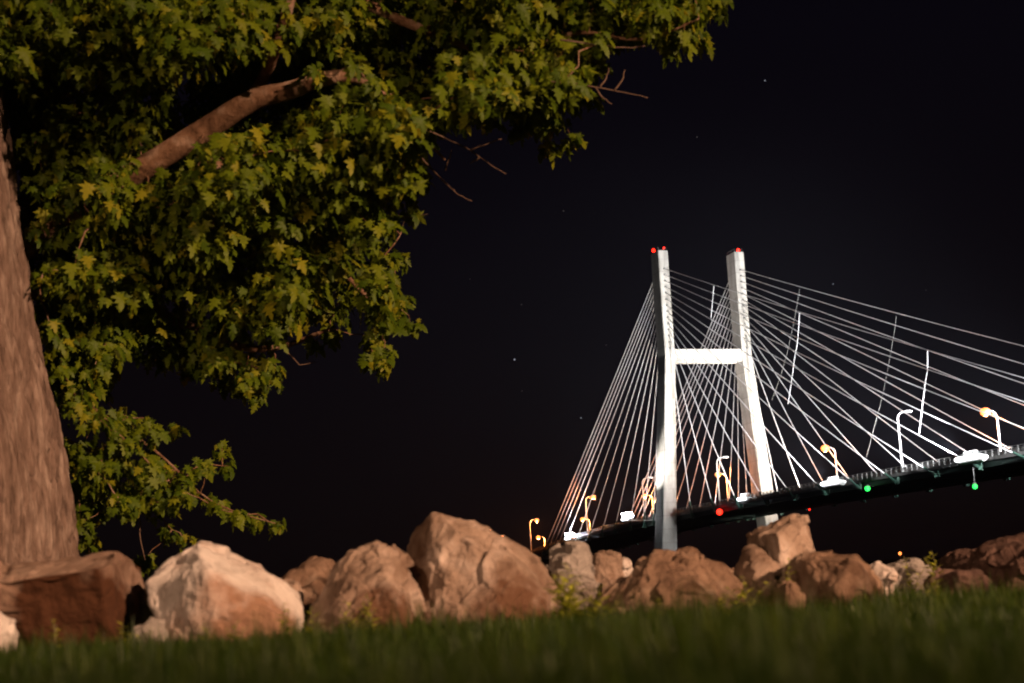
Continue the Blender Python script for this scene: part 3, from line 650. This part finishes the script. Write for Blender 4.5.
# leaves: lobed maple blades, gently folded along the midrib
half = [(0,0),(.08,.02),(.33,-.10),(.22,.10),(.60,.24),(.42,.30),(.23,.36),(.40,.62),(.22,.60),(.13,.66),(.16,.82),(0,1.06)]
outl = half + [(-x, y) for x, y in half[-2:0:-1]]
NV = len(outl)+1
leaf = np.array([(0, .38, 0)]+[(x, y, -.20*abs(x)-.22*max(0, y-.3)**1.4+.05*math.sin(9*x+5*y)) for x, y in outl])
LC = []
for P, rad in clumps:
    n = int(max(12, 15+ 660*rad**2.0)) if rad > .1 else 15
    for _ in range(n):
        d = Vector((r_.gauss(0,1), r_.gauss(0,1), r_.gauss(0,1))).normalized()
        q = P + Vector((d.x, d.y, d.z*.85))*rad*(r_.random()**.45)
        out_ = Vector((d.x, d.y, d.z*.3))
        tip = (out_*.7 + Vector((0,0,-r_.uniform(.5, 1.9))) + Vector((r_.gauss(0,.35), r_.gauss(0,.35), r_.gauss(0,.25)))).normalized()
        nr = (Vector((.25,-.55,.7)) + out_*.7 + Vector((r_.gauss(0,.45), r_.gauss(0,.45), r_.gauss(0,.3))))
        nr = nr-tip*nr.dot(tip)
        if nr.length < 1e-3: continue
        nr.normalize(); xx = tip.cross(nr)
        s_ = r_.uniform(.055, .135)*(1 if P.z > 2.2 else .82)
        wv = r_.uniform(.75, 1.2); cv = r_.uniform(.2, 2.6); LC.append((tuple(q), tuple(xx*s_*wv), tuple(tip*s_*r_.uniform(.85, 1.15)), tuple(nr*s_*cv)))
C_ = np.array(LC)                                     # n x 4 x 3
V = C_[:, None, 0, :] + leaf[None, :, 0:1]*C_[:, None, 1, :] + leaf[None, :, 1:2]*C_[:, None, 2, :] + leaf[None, :, 2:3]*C_[:, None, 3, :]*r_.uniform(.9, 1.1)
V = V - np.array(tuple(TB))
nl = len(C_); no = len(outl)
tri = np.array([(0, 1+k, 1+(k+1) % no) for k in range(no)])
Fc = (tri[None]+np.arange(nl)[:, None, None]*NV).reshape(-1, 3)
me = bpy.data.meshes.new('foliage'); me.vertices.add(nl*NV); me.vertices.foreach_set('co', V.reshape(-1).astype(np.float32))
me.loops.add(len(Fc)*3); me.loops.foreach_set('vertex_index', Fc.reshape(-1).astype(np.int32))
me.polygons.add(len(Fc)); me.polygons.foreach_set('loop_start', np.arange(0, len(Fc)*3, 3, dtype=np.int32)); me.polygons.foreach_set('loop_total', np.full(len(Fc), 3, dtype=np.int32))
me.update(calc_edges=True)
at_ = me.attributes.new('tint', 'FLOAT', 'POINT'); at_.data.foreach_set('value', np.repeat(rng.random(nl), NV).astype(np.float32))
m, nt, b = new_mat('maple_leaf'); L = nt.links
an = N(nt, 'ShaderNodeAttribute', attribute_name='tint'); cr = N(nt, 'ShaderNodeValToRGB'); L.new(an.outputs['Fac'], cr.inputs[0])
el = cr.color_ramp.elements; el[0].position = 0; el[0].color = (.050,.090,.005,1); el[1].position = 1; el[1].color = (.24,.23,.012,1)
e = el.new(.45); e.color = (.095,.142,.006,1); e = el.new(.85); e.color = (.14,.18,.008,1)
L.new(cr.outputs[0], b.inputs['Base Color']); b.inputs['Roughness'].default_value = .5; b.inputs['Specular IOR Level'].default_value = .18
tr = N(nt, 'ShaderNodeBsdfTranslucent'); L.new(cr.outputs[0], tr.inputs[0]); mx = N(nt, 'ShaderNodeMixShader'); mx.inputs[0].default_value = .48
L.new(b.outputs[0], mx.inputs[1]); L.new(tr.outputs[0], mx.inputs[2]); L.new(mx.outputs[0], nt.nodes['Material Output'].inputs[0])
link('foliage', me, m, tree, True)

# ------------------------------------------------------------ weeds in front of the rocks
m, nt, b = new_mat('weed_leaf'); b.inputs['Roughness'].default_value = .6
n_ = N(nt, 'ShaderNodeTexNoise', Scale=25); tcx = N(nt, 'ShaderNodeTexCoord'); cr = N(nt, 'ShaderNodeValToRGB')
cr.color_ramp.elements[0].color = (.17,.21,.014,1); cr.color_ramp.elements[1].color = (.42,.42,.04,1)
nt.links.new(tcx.outputs['Object'], n_.inputs['Vector']); nt.links.new(n_.outputs['Fac'], cr.inputs[0]); nt.links.new(cr.outputs[0], b.inputs['Base Color'])
tr = N(nt, 'ShaderNodeBsdfTranslucent'); nt.links.new(cr.outputs[0], tr.inputs[0]); mx = N(nt, 'ShaderNodeMixShader'); mx.inputs[0].default_value = .3
nt.links.new(b.outputs[0], mx.inputs[1]); nt.links.new(tr.outputs[0], mx.inputs[2]); nt.links.new(mx.outputs[0], nt.nodes['Material Output'].inputs[0])
MT['weed'] = m; MT['stem'] = plain('weed_stem', (.09,.085,.03), .8)
def weed(x, y, D, h, label, stems=3, spread=.12, leaf_s=.035, seed=0):
    r = random.Random(seed); P = at(x, y, D); P.z = 0
    top = at(x, y, D).z
    o = tag(empty('weed', P), label, 'plant', 'weeds at the foot of the rocks')
    lm = MB(); sm = MB()
    for k in range(stems):
        hh = top*(1 if k == 0 else r.uniform(.55, .9)); a = r.uniform(0, 2*PI); w = r.uniform(.2, 1)*spread*(0.3 if k == 0 else 1)
        pts = [Vector((math.cos(a)*w*t*t*1.2+r.uniform(-.006,.006), math.sin(a)*w*t*t, hh*t)) for t in (0, .25, .5, .75, 1)]
        sm.tube(pts, [.004,.0035,.003,.0025,.0015], 5)
        nn = int(hh/.015)
        for j in range(nn):
            t = .12+.88*j/nn; i = min(3, int(t*4)); p = pts[i].lerp(pts[i+1], t*4-i); b_ = j*2.4+k
            d = Vector((math.cos(b_), math.sin(b_), r.uniform(.1, .7))).normalized(); s_ = leaf_s*1.5*(1.25-.75*t)*r.uniform(.7, 1.3)
            n2 = d.cross(ZV).normalized(); u2 = n2.cross(d)
            lm.add([p, p+d*s_*.5+n2*s_*.28+u2*s_*.08, p+d*s_*1.25-u2*s_*.1, p+d*s_*.5-n2*s_*.28+u2*s_*.08], [(0,1,2),(0,2,3)])
    lm.build('leaves', MT['weed'], o); sm.build('stems', MT['stem'], o)
for i, (x, y, D, stems, sp, ls, lab) in enumerate(((568,563,7.0,7,.16,.05,'tallest leafy weed, bright green in front of the upright grey boulder'), (598,585,6.9,5,.14,.04,'leafy weed right of the tallest weed'), (55,618,6.6,2,.04,.03,'thin upright weed spike before the long slab at left'),
        (122,622,7.2,4,.14,.035,'small yellowish weed at the right foot of the long slab'), (205,620,6.6,3,.08,.03,'short weed before the pale boulder, left part'), (235,620,6.6,3,.07,.03,'short weed before the pale boulder, right part'), (285,602,7.2,4,.08,.03,'weed by the right flank of the pale boulder'),
        (312,606,7.2,3,.06,.03,'low weed before the broad tan boulder, left foot'), (352,600,7.4,5,.12,.035,'bushy weed before the broad tan boulder, middle'), (372,592,7.6,3,.1,.035,'taller weed in the gap left of the biggest boulder'),
        (745,575,7.6,4,.14,.035,'weed below the upright tan block'), (786,558,8.2,3,.08,.035,'weed growing between the upright block and the squared block'), (725,592,7.2,4,.12,.035,'weed at the right foot of the wide low boulder'), (908,556,9.5,3,.14,.035,'weed on top of the low flat grey rock'),
        (938,550,9.3,5,.16,.04,'bright grassy weed between the flat rock and the dark right-hand rock'), (932,572,7.8,4,.1,.03,'low weed before the low reddish rock'), (660,596,7.2,3,.1,.03,'low weed before the wide low boulder'))):
    weed(x, y, D, 0, lab, stems, sp, ls, seed=i+3)

# ------------------------------------------------------------ grass blades of the lawn
def blades(n, y0, y1, wfac, hmin, hmax, pw):
    Y = y0+(y1-y0)*rng.random(n)**pw; X = (rng.random(n)*2-1)*(wfac*Y+.6)
    return X, Y, hmin+(hmax-hmin)*rng.random(n)**1.2
Xs, Ys, Hs = zip(blades(60000, .75, 4.5, .42, .035, .085, 1.3), blades(75000, 4.0, 9.2, .42, .04, .095, 1.0), blades(26000, 1.0, 12.5, 1.1, .04, .09, .8), blades(16000, 3.5, 9.0, .4, .08, .15, 1), blades(9000, 1.0, 3.4, .45, .08, .145, 1))
X = np.concatenate(Xs); Y = np.concatenate(Ys); H = np.concatenate(Hs); n = len(X)
Z = np.array([gz(a, c) for a, c in zip(X, Y)])
pat = np.array([noise.noise(Vector((a*1.3, c*.9, 5)))+.6*noise.noise(Vector((a*4, c*3, 8))) for a, c in zip(X, Y)]); H = H*np.clip(1+.75*pat, .35, 1.9)
az = rng.random(n)*2*PI; bend = rng.random(n)**1.3*.9; wd = .0016+.0022*rng.random(n)
dx, dy = np.cos(az), np.sin(az); px, py = -dy, dx
GV = np.zeros((n, 5, 3))
for k, (t, w) in enumerate(((0, 1), (.55, .8))):
    for j, sg in enumerate((-1, 1)):
        GV[:, 2*k+j, 0] = X+dx*bend*H*t*t+px*wd*w*sg; GV[:, 2*k+j, 1] = Y+dy*bend*H*t*t+py*wd*w*sg; GV[:, 2*k+j, 2] = Z-.005+H*t*(1-.25*bend*t)
GV[:, 4, 0] = X+dx*bend*H; GV[:, 4, 1] = Y+dy*bend*H; GV[:, 4, 2] = Z+H*(1-.35*bend)
tri = np.array([(0,1,3),(0,3,2),(2,3,4)]); Fg = (tri[None]+np.arange(n)[:, None, None]*5).reshape(-1, 3)
me = bpy.data.meshes.new('grass'); me.vertices.add(n*5); me.vertices.foreach_set('co', GV.reshape(-1).astype(np.float32))
me.loops.add(len(Fg)*3); me.loops.foreach_set('vertex_index', Fg.reshape(-1).astype(np.int32))
me.polygons.add(len(Fg)); me.polygons.foreach_set('loop_start', np.arange(0, len(Fg)*3, 3, dtype=np.int32)); me.polygons.foreach_set('loop_total', np.full(len(Fg), 3, dtype=np.int32))
me.update(calc_edges=True)
at_ = me.attributes.new('tint', 'FLOAT', 'POINT'); at_.data.foreach_set('value', np.repeat(np.clip(rng.random(n)*.7+.3*(pat*.5+.5), 0, 1), 5).astype(np.float32))
m, nt, b = new_mat('grass_blade'); L = nt.links
an = N(nt, 'ShaderNodeAttribute', attribute_name='tint'); cr = N(nt, 'ShaderNodeValToRGB'); L.new(an.outputs['Fac'], cr.inputs[0])
el = cr.color_ramp.elements; el[0].position = 0; el[0].color = (.010,.023,.0015,1); el[1].position = 1; el[1].color = (.066,.092,.005,1); e = el.new(.6); e.color = (.015,.036,.001,1)
L.new(cr.outputs[0], b.inputs['Base Color']); b.inputs['Roughness'].default_value = .5; b.inputs['Specular IOR Level'].default_value = .3
tr = N(nt, 'ShaderNodeBsdfTranslucent'); L.new(cr.outputs[0], tr.inputs[0]); mx = N(nt, 'ShaderNodeMixShader'); mx.inputs[0].default_value = .35
L.new(b.outputs[0], mx.inputs[1]); L.new(tr.outputs[0], mx.inputs[2]); L.new(mx.outputs[0], nt.nodes['Material Output'].inputs[0])
tag(link('grass', me, m), 'dark green lawn grass across the foreground', 'grass', kind='stuff')

# ------------------------------------------------------------ the park lamp at right that lights the lawn, and an added fill lamp
for P_, w_, lab in ((PARK, PARK_W, 'tall park lamp standing on the lawn to the right'), (FILL_LAMP, FILL_LAMP_W, 'unseen fill lamp added on the lawn far behind, to the left')):
    o = tag(empty('park_or_fill_lamp', (P_.x, P_.y, 0)), lab, 'street lamp', 'park lamps on the lawn')
    mb = MB(); mb.tube([ZV*-.1, ZV*(P_.z+.4)], [.09, .06], 12); mb.tube([ZV*0, ZV*.3], .16, 12); mb.build('pole', MT['pole'], o, True)
    mb = MB(); mb.tube([ZV*(P_.z+.28), ZV*(P_.z+.5)], [.36, .12], 16); mb.build('lamp_head', MT['plate'], o, True)
    if w_ > 50000: light('park_or_fill_light', 'SPOT', (P_.x, P_.y, P_.z), w_, PARK_COL, .2, aim=(.2, 8.6, .1), cone=37, blend=1, parent=o)
    else: light('park_or_fill_light', 'POINT', (0, 0, P_.z), w_, PARK_COL, .2).parent = o

# ------------------------------------------------------------ thin haze, added to give the lamps a faint glow
mb = MB(); mb.box((0, 0, 61), (9600, 9600, 75)); hz_m = bpy.data.materials.new('lamp_glow_haze'); hz_m.use_nodes = True; nt = hz_m.node_tree; nt.nodes.clear()
ho = nt.nodes.new('ShaderNodeOutputMaterial'); hv = nt.nodes.new('ShaderNodeVolumePrincipled'); hv.inputs['Color'].default_value = (.72, .78, 1, 1); hv.inputs['Density'].default_value = GLOW_HAZE
nt.links.new(hv.outputs[0], ho.inputs['Volume'])
tag(mb.build('haze', hz_m), 'thin haze added for a glow around the bridge lamps', 'haze', kind='stuff')
